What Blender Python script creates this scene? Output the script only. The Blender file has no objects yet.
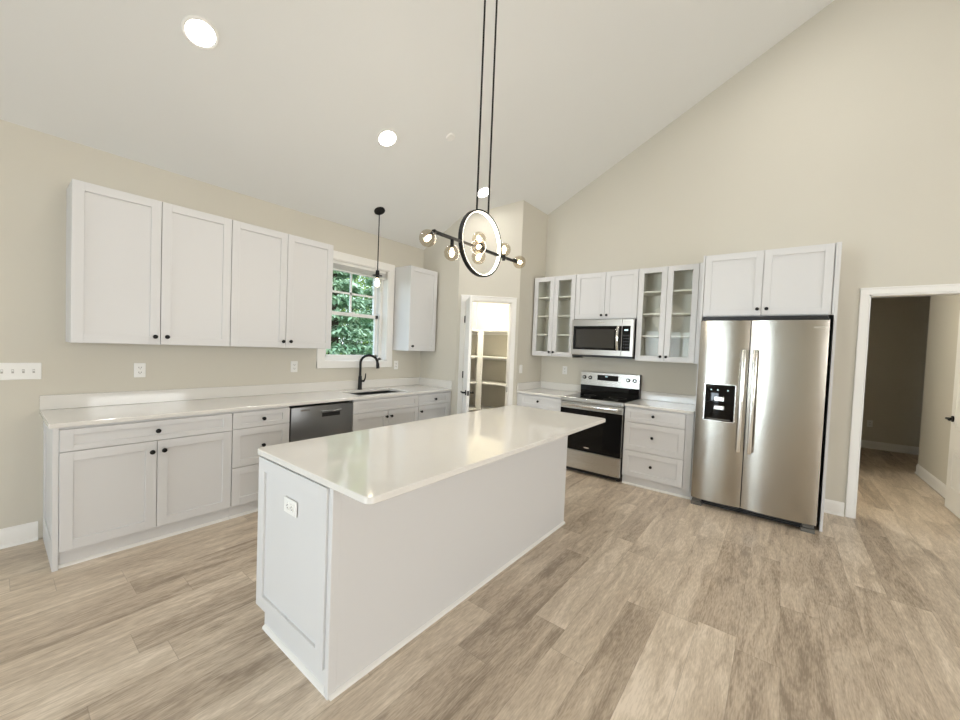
import bpy, bmesh, math, random
from mathutils import Vector, Matrix

random.seed(7)
SC = bpy.context.scene
COL = SC.collection
PI = math.pi

# ------------------------------------------------------------------ camera
F_PX, YAW, PITCH, ROLL = 384.08, math.radians(37.7705), math.radians(-1.7632), math.radians(2.3052)
fw = Vector((math.cos(YAW) * math.cos(PITCH), math.sin(YAW) * math.cos(PITCH), math.sin(PITCH)))
rt = Vector((math.sin(YAW), -math.cos(YAW), 0))
up = rt.cross(fw)
R_ = rt * math.cos(ROLL) + up * math.sin(ROLL)
U_ = up * math.cos(ROLL) - rt * math.sin(ROLL)
cam = bpy.data.cameras.new('camera')
cam.sensor_fit = 'HORIZONTAL'
cam.sensor_width = 36
cam.lens = F_PX / 960 * 36
cam.shift_x = -2.79 / 960
cam.shift_y = -0.26 / 960
cam.clip_start = 0.05
cam_o = bpy.data.objects.new('camera', cam)
COL.objects.link(cam_o)
M = Matrix((R_, U_, -fw)).transposed().to_4x4()
M.translation = Vector((-0.2476, -4.0687, 1.472))
cam_o.matrix_world = M
SC.camera = cam_o

# ------------------------------------------------------------------ world, daylight, exposure
SC.view_settings.view_transform = 'Standard'
SC.view_settings.look = 'None'
SC.view_settings.gamma = 1
SC.view_settings.use_curve_mapping = False
SC.view_settings.exposure = -0.25
W = bpy.data.worlds.new('sky')
SC.world = W
W.use_nodes = True
wn = W.node_tree.nodes
wl = W.node_tree.links
bg = wn['Background']
tc = wn.new('ShaderNodeTexCoord')
sp = wn.new('ShaderNodeSeparateXYZ')
rp = wn.new('ShaderNodeValToRGB')
wl.new(tc.outputs['Generated'], sp.inputs[0])
wl.new(sp.outputs['Z'], rp.inputs[0])
rp.color_ramp.elements[0].position = 0.0
rp.color_ramp.elements[0].color = (0.80, 0.92, 1.0, 1)
rp.color_ramp.elements[1].position = 0.7
rp.color_ramp.elements[1].color = (0.45, 0.68, 1.0, 1)
wl.new(rp.outputs[0], bg.inputs[0])
bg.inputs[1].default_value = 4.0


def area(name, loc, direction, sx, sy, power, color):
    l = bpy.data.lights.new(name, 'AREA')
    l.shape = 'RECTANGLE'
    l.size, l.size_y = sx, sy
    l.energy = power
    l.color = color
    o = bpy.data.objects.new(name, l)
    o.location = loc
    o.rotation_euler = Vector(direction).to_track_quat('-Z', 'Y').to_euler()
    COL.objects.link(o)
    return o


sun = bpy.data.lights.new('sun', 'SUN')
sun.energy = 3.2
sun.angle = math.radians(12)
sun.color = (1.0, .97, .90)
sun_o = bpy.data.objects.new('sun', sun)
sun_o.rotation_euler = Vector((.18, .42, -1)).to_track_quat('-Z', 'Y').to_euler()
COL.objects.link(sun_o)
DAY = (0.80, 0.92, 1.0)
pl_ = area('fill_lamp_patio_door', (-4.75, -1.5, 1.25), (1, -.30, -.02), 2.2, 2.0, 42, DAY)  # area lamp added outside the unseen patio door, stands in for daylight
pl_.data.spread = math.radians(75)
area('fill_lamp_back_window_east', (2.2, -9.35, 1.75), (0, 1, 0.05), 2.2, 1.9, 110, (1.0, 0.95, 0.88))  # added area lamp behind the unseen back window, boosts its daylight
area('fill_lamp_back_window_west', (-2.2, -9.35, 1.75), (0.45, 1, 0.0), 2.2, 1.9, 300, (1.0, 0.98, 0.95))  # helper area lamp outside the other back window, slanted towards the range wall


# ------------------------------------------------------------------ materials
def srgb(r, g, b):
    f = lambda c: (c / 255) / 12.92 if c / 255 <= 0.04045 else ((c / 255 + 0.055) / 1.055) ** 2.4
    return (f(r), f(g), f(b), 1)


def newmat(name):
    m = bpy.data.materials.new(name)
    m.use_nodes = True
    nt = m.node_tree
    return m, nt, nt.nodes, nt.links, nt.nodes['Principled BSDF']


def paint(name, col, rough=0.5, bump=0.0, bscale=300.0, var=0.03, vscale=2.0, metallic=0.0, coat=0.0):
    m, nt, N, L, p = newmat(name)
    t = N.new('ShaderNodeTexCoord')
    n = N.new('ShaderNodeTexNoise')
    n.inputs['Scale'].default_value = vscale
    n.inputs['Detail'].default_value = 4
    L.new(t.outputs['Object'], n.inputs['Vector'])
    hs = N.new('ShaderNodeMix')
    hs.data_type = 'RGBA'
    c0 = [c * (1 - var) for c in col[:3]] + [1]
    c1 = [min(1, c * (1 + var)) for c in col[:3]] + [1]
    hs.inputs[6].default_value = c0
    hs.inputs[7].default_value = c1
    L.new(n.outputs[0], hs.inputs[0])
    L.new(hs.outputs[2], p.inputs['Base Color'])
    p.inputs['Roughness'].default_value = rough
    p.inputs['Metallic'].default_value = metallic
    p.inputs['Coat Weight'].default_value = coat
    if bump:
        n2 = N.new('ShaderNodeTexNoise')
        n2.inputs['Scale'].default_value = bscale
        n2.inputs['Detail'].default_value = 2
        L.new(t.outputs['Object'], n2.inputs['Vector'])
        b = N.new('ShaderNodeBump')
        b.inputs['Strength'].default_value = bump
        b.inputs['Distance'].default_value = 0.002
        L.new(n2.outputs[0], b.inputs['Height'])
        L.new(b.outputs[0], p.inputs['Normal'])
    return m


def steel(name, col, rough=0.28, axis='Z'):
    m, nt, N, L, p = newmat(name)
    t = N.new('ShaderNodeTexCoord')
    mp = N.new('ShaderNodeMapping')
    s = {'Z': (1200, 1200, 3), 'X': (3, 1200, 1200)}[axis]
    mp.inputs['Scale'].default_value = s
    L.new(t.outputs['Object'], mp.inputs[0])
    n = N.new('ShaderNodeTexNoise')
    n.inputs['Scale'].default_value = 1
    n.inputs['Detail'].default_value = 3
    L.new(mp.outputs[0], n.inputs['Vector'])
    mr = N.new('ShaderNodeMapRange')
    mr.inputs['To Min'].default_value = rough - 0.05
    mr.inputs['To Max'].default_value = rough + 0.08
    L.new(n.outputs[0], mr.inputs[0])
    L.new(mr.outputs[0], p.inputs['Roughness'])
    p.inputs['Base Color'].default_value = col
    p.inputs['Metallic'].default_value = 1
    b = N.new('ShaderNodeBump')
    b.inputs['Strength'].default_value = 0.04
    b.inputs['Distance'].default_value = 0.001
    L.new(n.outputs[0], b.inputs['Height'])
    L.new(b.outputs[0], p.inputs['Normal'])
    return m


def glass(name, tint=(1, 1, 1, 1), refl=0.10, haze=0.0):
    m, nt, N, L, p = newmat(name)
    out = N['Material Output']
    tr = N.new('ShaderNodeBsdfTransparent')
    tr.inputs[0].default_value = tint
    gl = N.new('ShaderNodeBsdfGlossy')
    gl.inputs['Roughness'].default_value = 0.02
    lw = N.new('ShaderNodeLayerWeight')
    lw.inputs['Blend'].default_value = refl
    mx = N.new('ShaderNodeMixShader')
    ge = N.new('ShaderNodeNewGeometry')
    fm = N.new('ShaderNodeMath')
    fm.operation = 'SUBTRACT'
    fm.use_clamp = True
    L.new(lw.outputs['Fresnel'], fm.inputs[0])
    L.new(ge.outputs['Backfacing'], fm.inputs[1])
    L.new(fm.outputs[0], mx.inputs[0])
    L.new(tr.outputs[0], mx.inputs[1])
    L.new(gl.outputs[0], mx.inputs[2])
    L.new(mx.outputs[0], out.inputs[0])
    return m


def emit(name, col, strength):
    m, nt, N, L, p = newmat(name)
    p.inputs['Base Color'].default_value = col
    p.inputs['Emission Color'].default_value = col
    p.inputs['Emission Strength'].default_value = strength
    return m


def floor_mat():
    m, nt, N, L, p = newmat('vinyl_plank_floor')
    t = N.new('ShaderNodeTexCoord')
    s = N.new('ShaderNodeSeparateXYZ')
    L.new(t.outputs['Object'], s.inputs[0])

    def mth(op, a, b=None):
        n = N.new('ShaderNodeMath')
        n.operation = op
        for i, v in enumerate((a, b)):
            if v is None:
                continue
            if isinstance(v, (int, float)):
                n.inputs[i].default_value = v
            else:
                L.new(v, n.inputs[i])
        return n.outputs[0]
    PWID, PLEN = 0.18, 1.22
    yr = mth('DIVIDE', s.outputs['Y'], PWID)
    row = mth('FLOOR', yr)
    fy = mth('FRACT', yr)
    wn1 = N.new('ShaderNodeTexWhiteNoise')
    wn1.noise_dimensions = '1D'
    L.new(row, wn1.inputs['W'])
    xr = mth('ADD', mth('DIVIDE', s.outputs['X'], PLEN), mth('MULTIPLY', wn1.outputs['Value'], 7.3))
    colm = mth('FLOOR', xr)
    fx = mth('FRACT', xr)
    cid = N.new('ShaderNodeCombineXYZ')
    L.new(row, cid.inputs[0])
    L.new(colm, cid.inputs[1])
    wn2 = N.new('ShaderNodeTexWhiteNoise')
    wn2.noise_dimensions = '3D'
    L.new(cid.outputs[0], wn2.inputs['Vector'])
    # grain, stretched along the plank and shifted per plank
    gv = N.new('ShaderNodeCombineXYZ')
    L.new(mth('MULTIPLY', s.outputs['X'], 1.5), gv.inputs[0])
    L.new(mth('MULTIPLY', s.outputs['Y'], 8.0), gv.inputs[1])
    L.new(mth('MULTIPLY', wn2.outputs['Value'], 60.0), gv.inputs[2])
    g1 = N.new('ShaderNodeTexNoise')
    g1.inputs['Scale'].default_value = 1.6
    g1.inputs['Detail'].default_value = 7
    g1.inputs['Roughness'].default_value = 0.62
    g1.inputs['Distortion'].default_value = 0.9
    L.new(gv.outputs[0], g1.inputs['Vector'])
    gv2 = N.new('ShaderNodeCombineXYZ')
    L.new(mth('MULTIPLY', s.outputs['X'], 22.0), gv2.inputs[0])
    L.new(mth('MULTIPLY', s.outputs['Y'], 170.0), gv2.inputs[1])
    L.new(mth('MULTIPLY', wn2.outputs['Value'], 90.0), gv2.inputs[2])
    g2 = N.new('ShaderNodeTexNoise')
    g2.inputs['Scale'].default_value = 1.0
    g2.inputs['Detail'].default_value = 4
    L.new(gv2.outputs[0], g2.inputs['Vector'])
    f = mth('ADD', mth('MULTIPLY', g1.outputs[0], 1.0), mth('MULTIPLY', mth('SUBTRACT', g2.outputs[0], 0.5), 0.60))
    f = mth('ADD', f, mth('MULTIPLY', mth('SUBTRACT', wn2.outputs['Value'], 0.5), 0.26))
    cr = N.new('ShaderNodeValToRGB')
    e = cr.color_ramp.elements
    e[0].position = 0.22
    e[0].color = srgb(146, 130, 112)
    e[1].position = 0.80
    e[1].color = srgb(226, 211, 192)
    k = e.new(0.42)
    k.color = srgb(182, 165, 145)
    k = e.new(0.60)
    k.color = srgb(203, 187, 166)
    L.new(f, cr.inputs[0])
    # seams
    ey = mth('MINIMUM', fy, mth('SUBTRACT', 1.0, fy))
    ex = mth('MINIMUM', fx, mth('SUBTRACT', 1.0, fx))
    seam = mth('MAXIMUM', mth('LESS_THAN', ey, 0.007), mth('LESS_THAN', ex, 0.0012))
    mx = N.new('ShaderNodeMix')
    mx.data_type = 'RGBA'
    L.new(mth('MULTIPLY', seam, 0.30), mx.inputs[0])
    L.new(cr.outputs[0], mx.inputs[6])
    mx.inputs[7].default_value = srgb(98, 84, 70)
    L.new(mx.outputs[2], p.inputs['Base Color'])
    p.inputs['Roughness'].default_value = 0.34
    b = N.new('ShaderNodeBump')
    b.inputs['Strength'].default_value = 0.10
    b.inputs['Distance'].default_value = 0.002
    L.new(mth('SUBTRACT', g2.outputs[0], seam), b.inputs['Height'])
    L.new(b.outputs[0], p.inputs['Normal'])
    return m


def leaf_mat(name, a, b):
    m, nt, N, L, p = newmat(name)
    t = N.new('ShaderNodeTexCoord')
    n = N.new('ShaderNodeTexNoise')
    n.inputs['Scale'].default_value = 3.0
    n.inputs['Detail'].default_value = 6
    L.new(t.outputs['Object'], n.inputs['Vector'])
    cr = N.new('ShaderNodeValToRGB')
    cr.color_ramp.elements[0].position = 0.35
    cr.color_ramp.elements[0].color = a
    cr.color_ramp.elements[1].position = 0.65
    cr.color_ramp.elements[1].color = b
    L.new(n.outputs[0], cr.inputs[0])
    L.new(cr.outputs[0], p.inputs['Base Color'])
    p.inputs['Roughness'].default_value = 0.6
    return m


M_WALL = paint('greige_wall_paint', srgb(205, 200, 187), 0.75, 0.15, 400, 0.015)
M_CEIL = paint('white_ceiling_paint', srgb(226, 226, 223), 0.85, 0.15, 300, 0.012)
M_TRIM = paint('white_trim_paint', srgb(234, 232, 227), 0.4, 0, 1, 0.01)
M_CAB = paint('white_cabinet_lacquer', srgb(212, 211, 210), 0.38, 0, 1, 0.008)
M_CABIN = paint('cabinet_interior_laminate', srgb(232, 229, 220), 0.5, 0, 1, 0.01)
M_QUARTZ = paint('white_quartz', srgb(222, 219, 213), 0.07, 0, 1, 0.02, 6.0)
M_QUARTZ.node_tree.nodes["Principled BSDF"].inputs["Specular IOR Level"].default_value = .65
M_BLACK = paint('matte_black_metal', srgb(9, 9, 9), 0.42, 0, 1, 0.05)
M_BLKGLASS = paint('black_oven_glass', srgb(7, 7, 8), 0.06, 0, 1, 0.05)
for q_ in (M_BLACK, M_BLKGLASS):
    q_.node_tree.nodes['Principled BSDF'].inputs['Specular IOR Level'].default_value = .28
M_BLKPLAST = paint('black_plastic', srgb(16, 16, 17), 0.4, 0, 1, 0.05)
M_DKGREY = paint('dark_grey_plastic', srgb(96, 93, 87), 0.45, 0, 1, 0.05)
M_STEEL = steel('brushed_stainless_steel', (0.46, 0.435, 0.39, 1), 0.21, 'Z')
M_STEELX = steel('horizontal_brushed_steel', (0.54, 0.53, 0.50, 1), 0.27, 'X')
M_STEELD = steel('dark_stainless_steel', (0.22, 0.22, 0.22, 1), 0.30, 'X')
M_STEELM = steel('microwave_brushed_steel', (0.44, 0.42, 0.39, 1), 0.30, 'X')
M_CHROME = steel('polished_handle_steel', (0.80, 0.79, 0.76, 1), 0.18, 'Z')
M_PLASTIC = paint('white_plastic', srgb(234, 233, 229), 0.3, 0, 1, 0.01)
M_TOGSHADE = paint('toggle_shade_grey', srgb(176, 174, 168), 0.4, 0, 1, 0.02)  # grey slot colour paints in the shading around the switch toggles
M_SLOT = paint('outlet_slot', srgb(60, 56, 50), 0.5, 0, 1, 0.02)
M_FLOOR = floor_mat()
M_GLASS = glass('clear_window_glass', (1, 1, 1, 1), 0.12)
M_CABGLASS = glass('clear_cabinet_glass', (0.96, 0.97, 0.96, 1), 0.22)
M_GLOBE = glass('champagne_globe_glass', (0.84, 0.79, 0.70, 1), 0.45)
M_SHADE = glass('clear_shade_glass', (0.97, 0.97, 0.95, 1), 0.25)
M_MICROGLASS = paint('microwave_window_glass', srgb(52, 50, 46), 0.08, 0, 1, 0.05)
M_BULB = emit('warm_bulb', (1.0, 0.86, 0.62, 1), 14)
M_LED = emit('ring_led_strip', (1.0, 0.93, 0.80, 1), 5)
M_DOWN = emit('downlight_lens', (1.0, 0.97, 0.93, 1), 25)
M_DISPLAY = emit('appliance_display', (0.55, 0.75, 0.80, 1), 1.2)
M_LAWN = paint('lawn', srgb(70, 100, 50), 0.9, 0.3, 40, 0.3, 3)
M_BARK = paint('tree_bark', srgb(84, 70, 58), 0.9, 0.5, 30, 0.25, 8)
M_LEAF1 = leaf_mat('fir_needles', srgb(84, 128, 84), srgb(196, 214, 176))
M_LEAF2 = leaf_mat('bright_leaves', srgb(104, 146, 66), srgb(214, 226, 130))


# ------------------------------------------------------------------ mesh builder
class MB:
    def __init__(s):
        s.bm = bmesh.new()

    def box(s, x0, x1, y0, y1, z0, z1, bev=0.0, seg=2):
        x0, x1 = min(x0, x1), max(x0, x1)
        y0, y1 = min(y0, y1), max(y0, y1)
        z0, z1 = min(z0, z1), max(z0, z1)
        r = bmesh.ops.create_cube(s.bm, size=1)
        vs = r['verts']
        for v in vs:
            v.co = Vector(((x0 + x1) / 2 + v.co.x * (x1 - x0), (y0 + y1) / 2 + v.co.y * (y1 - y0), (z0 + z1) / 2 + v.co.z * (z1 - z0)))
        if bev:
            seg = 1 if bev < .006 else seg
            es = list({e for v in vs for e in v.link_edges})
            bmesh.ops.bevel(s.bm, geom=es, offset=bev, segments=seg, profile=0.5, affect='EDGES')
        return s

    def prism(s, pts, d):
        """closed polygon pts (3D) extruded by vector d"""
        d = Vector(d)
        a = [s.bm.verts.new(Vector(p)) for p in pts]
        b = [s.bm.verts.new(Vector(p) + d) for p in pts]
        n = len(a)
        fs = [s.bm.faces.new(a[::-1]), s.bm.faces.new(b)]
        for i in range(n):
            fs.append(s.bm.faces.new((a[i], a[(i + 1) % n], b[(i + 1) % n], b[i])))
        bmesh.ops.recalc_face_normals(s.bm, faces=fs)
        return s

    def lathe(s, prof, c=(0, 0, 0), axis=(0, 0, 1), seg=24):
        """prof: list of (r, t) along axis from c"""
        q = Vector((0, 0, 1)).rotation_difference(Vector(axis).normalized())
        c = Vector(c)
        rings = []
        fs = []
        for r, t in prof:
            if r < 1e-6:
                rings.append([s.bm.verts.new(c + q @ Vector((0, 0, t)))])
            else:
                rings.append([s.bm.verts.new(c + q @ Vector((r * math.cos(2 * PI * i / seg), r * math.sin(2 * PI * i / seg), t))) for i in range(seg)])
        for A, B in zip(rings, rings[1:]):
            for i in range(seg):
                j = (i + 1) % seg
                f = []
                for v in (A[i % len(A)], A[j % len(A)], B[j % len(B)], B[i % len(B)]):
                    if v not in f:
                        f.append(v)
                if len(f) > 2:
                    fs.append(s.bm.faces.new(f))
        bmesh.ops.recalc_face_normals(s.bm, faces=fs)
        return s

    def cyl(s, p0, p1, r, seg=16):
        p0, p1 = Vector(p0), Vector(p1)
        h = (p1 - p0).length
        return s.lathe([(0, 0), (r, 0), (r, h), (0, h)], p0, p1 - p0, seg)

    def sphere(s, c, r, seg=24, n=12):
        return s.lathe([(r * math.sin(PI * i / n), -r * math.cos(PI * i / n)) for i in range(n + 1)], c, (0, 0, 1), seg)

    def tube(s, pts, r, seg=12, radii=None):
        pts = [Vector(p) for p in pts]
        n = len(pts)
        prev = None
        fs = []
        x = None
        for i, p in enumerate(pts):
            t = (pts[min(i + 1, n - 1)] - pts[max(i - 1, 0)]).normalized()
            if x is None:
                x = t.orthogonal().normalized()
            else:
                x = (x - t * x.dot(t)).normalized()
            y = t.cross(x)
            rr = radii[i] if radii else r
            ring = [s.bm.verts.new(p + (x * math.cos(2 * PI * k / seg) + y * math.sin(2 * PI * k / seg)) * rr) for k in range(seg)]
            if prev:
                for k in range(seg):
                    fs.append(s.bm.faces.new((prev[k], prev[(k + 1) % seg], ring[(k + 1) % seg], ring[k])))
            else:
                fs.append(s.bm.faces.new(ring[::-1]))
            prev = ring
        fs.append(s.bm.faces.new(prev))
        bmesh.ops.recalc_face_normals(s.bm, faces=fs)
        return s

    def move(s, mat):
        bmesh.ops.transform(s.bm, matrix=mat, verts=s.bm.verts[:])
        return s

    def build(s, name, mat, parent=None, smooth=True):
        me = bpy.data.meshes.new(name)
        s.bm.to_mesh(me)
        s.bm.free()
        me.materials.append(mat)
        if smooth:
            me.polygons.foreach_set('use_smooth', [True] * len(me.polygons))
            me.set_sharp_from_angle(angle=math.radians(32))
        o = bpy.data.objects.new(name, me)
        COL.objects.link(o)
        if parent:
            o.parent = parent
        return o


def tag(o, label, cat, group=None):
    o['label'] = label
    o['category'] = cat
    if group:
        o['group'] = group
    return o


def thing(name, label, cat, loc=(0, 0, 0), rotz=0.0, group=None):
    o = bpy.data.objects.new(name, None)
    o.empty_display_size = 0.1
    o.location = loc
    o.rotation_euler = (0, 0, rotz)
    COL.objects.link(o)
    return tag(o, label, cat, group)


def struct(o, label=None):
    o['kind'] = 'structure'
    if label:
        o['label'] = label
    return o


RB = -PI / 2          # fronts on the range wall face -X
XB = 4.787            # range wall plane
XR = 3.54             # pantry return on the window wall
YR = -1.265           # pantry return on the range wall
PD0, PD1 = (3.54, -0.685), (4.12, -1.265)


def ceil_z(y):
    return 2.825 - 0.5 * y if y > -5.5 else 5.575 + 0.5 * (y + 5.5)


# ------------------------------------------------------------------ room shell
struct(MB().box(-4.7, 9.4, -9.3, 0.16, -0.1, 0.0).build('floor', M_FLOOR), 'grey brown wood look vinyl plank floor')
XL, YBK = -4.5, -9.0
T = 0.16
# ceiling: two sloping halves
m = MB()
m.prism([(XL - .2, 0.2, ceil_z(0) - .1), (XL - .2, -5.5, 5.575), (XL - .2, YBK - .2, ceil_z(YBK) - .1),
         (XL - .2, YBK - .2, ceil_z(YBK) + .1), (XL - .2, -5.5, 5.775), (XL - .2, 0.2, ceil_z(0) + .1)], (XB + .35 - XL, 0, 0))
struct(m.build('ceiling', M_CEIL, smooth=False), 'white vaulted ceiling sloping up from the window wall')

# window wall (y = 0..T) with the window opening
WX0, WX1, WZ0, WZ1 = 2.075, 2.94, 1.245, 2.42
m = MB()
m.box(XL - T, WX0, 0, T, 0, 2.90).box(WX1, XB + .11, 0, T, 0, 2.90)
m.box(WX0, WX1, 0, T, 0, WZ0).box(WX0, WX1, 0, T, WZ1, 2.90)
struct(m.build('wall_front', M_WALL, smooth=False), 'greige wall with the window over the sink')

# range wall (x = XB..) with the hall doorway
DY0, DY1, DZ = -4.685, -5.53, 2.115
m = MB()


def slab(y0, y1, z0):
    ys = [y0] + ([-5.5] if y0 > -5.5 > y1 else []) + [y1]
    m.prism([(XB, y0, z0)] + [(XB, y, ceil_z(y) + .05) for y in ys] + [(XB, y1, z0)], (0.11, 0, 0))


slab(0, DY0, 0)
slab(DY0, DY1, DZ)
slab(DY1, YBK, 0)
struct(m.build('wall_right', M_WALL, smooth=False), 'tall greige gable wall behind the range and refrigerator')

# wall to the left, with a wide patio door opening
m = MB()


def slabl(y0, y1, z0, z1=None):
    if z1 is not None:
        m.box(XL - T, XL, y1, y0, z0, z1)
        return
    ys = [y0] + ([-5.5] if y0 > -5.5 > y1 else []) + [y1]
    m.prism([(XL, y0, z0)] + [(XL, y, ceil_z(y) + .05) for y in ys] + [(XL, y1, z0)], (-T, 0, 0))


slabl(0, -.5, 0)
slabl(-.5, -2.5, 2.3)
slabl(-2.5, YBK, 0)
slabl(-.5, -2.5, 0, 0.04)
struct(m.build('wall_left', M_WALL, smooth=False), 'greige wall with a glazed patio door')
m = MB()
zb = ceil_z(YBK) + .05
for a, b, z0, z1 in ((XL, -3.2, 0, zb), (-3.2, -1.2, 0, .8), (-3.2, -1.2, 2.5, zb), (-1.2, 1.2, 0, zb), (1.2, 3.2, 0, .8), (1.2, 3.2, 2.5, zb), (3.2, XB, 0, zb)):
    m.box(a, b, YBK - T, YBK, z0, z1)
struct(m.build('wall_back', M_WALL, smooth=False), 'greige wall with two windows facing the kitchen')


def glazed(name, axis, at, a0, a1, z0, z1, mull, label):
    """frame with panes in an opening of a wall; axis 'x' = wall normal along x"""
    f = MB()
    w, d = 0.06, 0.08

    def bx(mb, p0, p1, q0, q1, dd):
        if axis == 'x':
            mb.box(at - dd / 2, at + dd / 2, p0, p1, q0, q1)
        else:
            mb.box(p0, p1, at - dd / 2, at + dd / 2, q0, q1)
    bx(f, a0, a0 + w, z0, z1, d)
    bx(f, a1 - w, a1, z0, z1, d)
    bx(f, a0, a1, z0, z0 + w, d)
    bx(f, a0, a1, z1 - w, z1, d)
    for k in range(1, mull):
        c = a0 + (a1 - a0) * k / mull
        bx(f, c - w / 2, c + w / 2, z0, z1, d)
    o = struct(f.build(name, M_TRIM), label)
    g = MB()
    bx(g, a0 + w / 2, a1 - w / 2, z0 + w / 2, z1 - w / 2, 0.006)
    g.build('pane', M_GLASS, o)


glazed('door_3', 'x', XL - T / 2, -2.5, -.5, 0.04, 2.3, 2, 'glazed patio door in the left wall')
glazed('window_2', 'y', YBK - T / 2, -3.2, -1.2, .8, 2.5, 2, 'white window in the back wall nearer the patio door')
glazed('window_3', 'y', YBK - T / 2, 1.2, 3.2, .8, 2.5, 2, 'white window in the back wall farther from the patio door')

# pantry walls
zt = lambda y: ceil_z(y) + .03
m = MB()
m.prism([(XR, 0.0, 0), (XR, 0.0, zt(0)), (XR, PD0[1], zt(PD0[1])), (XR, PD0[1], 0)], (0.09, 0, 0))
m.prism([(XB, YR, 0), (XB, YR, zt(YR)), (PD1[0], YR, zt(YR)), (PD1[0], YR, 0)], (0, 0.09, 0))
S2 = math.sqrt(.5)
dlen = (Vector(PD1) - Vector(PD0)).length


def dg(s, n, z):
    """diagonal wall frame: s along, n = depth into the pantry"""
    return (PD0[0] + S2 * s + S2 * n, PD0[1] - S2 * s + S2 * n, z)


OC, OH, PZ = dlen / 2, 0.313, 2.10


def dslab(s0, s1, z0):
    y0, y1 = PD0[1] - S2 * s0, PD0[1] - S2 * s1
    m.prism([dg(s0, 0, z0), dg(s0, 0, zt(y0)), dg(s1, 0, zt(y1)), dg(s1, 0, z0)], (S2 * .09, S2 * .09, 0))


dslab(0, OC - OH, 0)
dslab(OC - OH, OC + OH, PZ)
dslab(OC + OH, dlen, 0)
struct(m.build('wall_pantry', M_WALL, smooth=False), 'greige corner pantry walls with a diagonal doorway')
pc = MB().prism([(XR + .08, 0, 2.5), (XB, 0, 2.5), (XB, YR + .08, 2.5), (PD1[0] + .06, YR + .08, 2.5), (XR + .08, PD0[1] + .06, 2.5)], (0, 0, .05))
struct(pc.build('ceiling', M_CEIL, smooth=False), 'flat white ceiling inside the pantry')

# pantry door casing + jamb
m = MB()
RD = Matrix.Translation((PD0[0], PD0[1], 0)) @ Matrix.Rotation(-PI / 4, 4, 'Z')   # local x along wall, y into pantry
cw = 0.062


def casing(m, x0, x1, z1, y0, sgn, w):
    for a, b in ((x0 - w, x0), (x1, x1 + w)):
        m.box(a, b, y0, y0 + sgn * .016, 0, z1 + w, .003)
        m.box(a + .012 if a < x0 else a, b if a < x0 else b - .012, y0, y0 + sgn * .011, 0, z1 + w)
    m.box(x0 - w, x1 + w, y0, y0 + sgn * .017, z1, z1 + w, .003)
    m.box(x0 - w - .004, x1 + w + .004, y0, y0 + sgn * .022, z1 + w - .014, z1 + w + .002, .003)


casing(m, OC - OH + .004, OC + OH - .004, PZ - .006, 0, -1, cw)
m.box(OC - OH, OC - OH + .018, -.002, .092, 0, PZ).box(OC + OH - .018, OC + OH, -.002, .092, 0, PZ)
m.box(OC - OH, OC + OH, -.002, .092, PZ - .018, PZ)
m.box(OC - OH + .018, OC - OH + .03, .035, .07, 0, PZ - .018).box(OC + OH - .03, OC + OH - .018, .035, .07, 0, PZ - .018)
m.move(RD)
tr = struct(m.build('trim_1', M_TRIM), 'white casing around the pantry doorway')
sk = MB().box(OC + OH - .021, OC + OH - .017, .002, .032, .89, .955)
sk.move(RD).build('strike_plate', M_BLACK, tr)


# doors -----------------------------------------------------------------
def panel_door(name, w, h, loc, rotz, label, lever_dir, n_rows, inset=0.012):
    """door leaf: local x from the hinge (0) to the free edge (w), y thickness"""
    t = 0.035
    root = MB()
    root.box(0, w, -t / 2, t / 2, 0, h, .002)
    st = .11
    rows = {3: [(.22, .62), (.82, 1.42), (1.60, h - .13)], 2: [(.24, .86), (1.06, h - .13)]}[n_rows]
    for z0, z1 in rows:
        for a, b in ((st, w / 2 - .045), (w / 2 + .045, w - st)):
            for sg in (-1, 1):
                y = sg * t / 2
                for k, (q0, q1, r0, r1) in enumerate(((a, b, z0, z0 + .02), (a, b, z1 - .02, z1), (a, a + .02, z0, z1), (b - .02, b, z0, z1))):
                    root.box(q0, q1, y - .004, y + .004, r0, r1, .003, 1)
                root.box(a + .04, b - .04, y - .004, y + .004, z0 + .04, z1 - .04, .0035, 1)
    o = struct(root.build(name, M_TRIM), label)
    o.location = loc
    o.rotation_euler = (0, 0, rotz)
    hm = MB()
    hx, hz = w - .06, .925
    for sg in (-1, 1):
        hm.cyl((hx, sg * t / 2, hz), (hx, sg * (t / 2 + .012), hz), .031, 20)
        hm.cyl((hx, sg * (t / 2 + .01), hz), (hx, sg * (t / 2 + .05), hz), .011)
        hm.tube([(hx + .01, sg * (t / 2 + .046), hz), (hx - .04, sg * (t / 2 + .05), hz + .002), (hx - .11, sg * (t / 2 + .052), hz - .004)], .010, 10)
    hm.build('handle', M_BLACK, o)
    e = MB().box(w - .002, w + .0015, -.012, .012, hz - .028, hz + .028)
    e.build('latch_plate', M_BLACK, o)
    for z in ((.22, 1.03, h - .24) if n_rows == 3 else (.22, 1.10, h - .24)):
        hg = MB().cyl((-.006, lever_dir * (t / 2 + .004), z - .045), (-.006, lever_dir * (t / 2 + .004), z + .045), .009, 12)
        hg.box(-.012, .03, lever_dir * (t / 2 - .001), lever_dir * (t / 2 + .003), z - .045, z + .045)
        hg.build('hinge', M_BLACK, o)
    return o


hx_, hy_, _ = dg(OC - OH + .022, -.028, 0)
ang = math.atan2(-1.185 - hy_, 3.211 - hx_)
panel_door('door_1', 0.60, 2.065, (hx_, hy_, .012), ang, 'white pantry door standing open seen edge on', -1, 2)
panel_door('door_2', 0.915, 2.05, (4.985, -5.525, .012), math.radians(0.5), 'white panelled hall door with black lever standing open', 1, 3)

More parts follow.
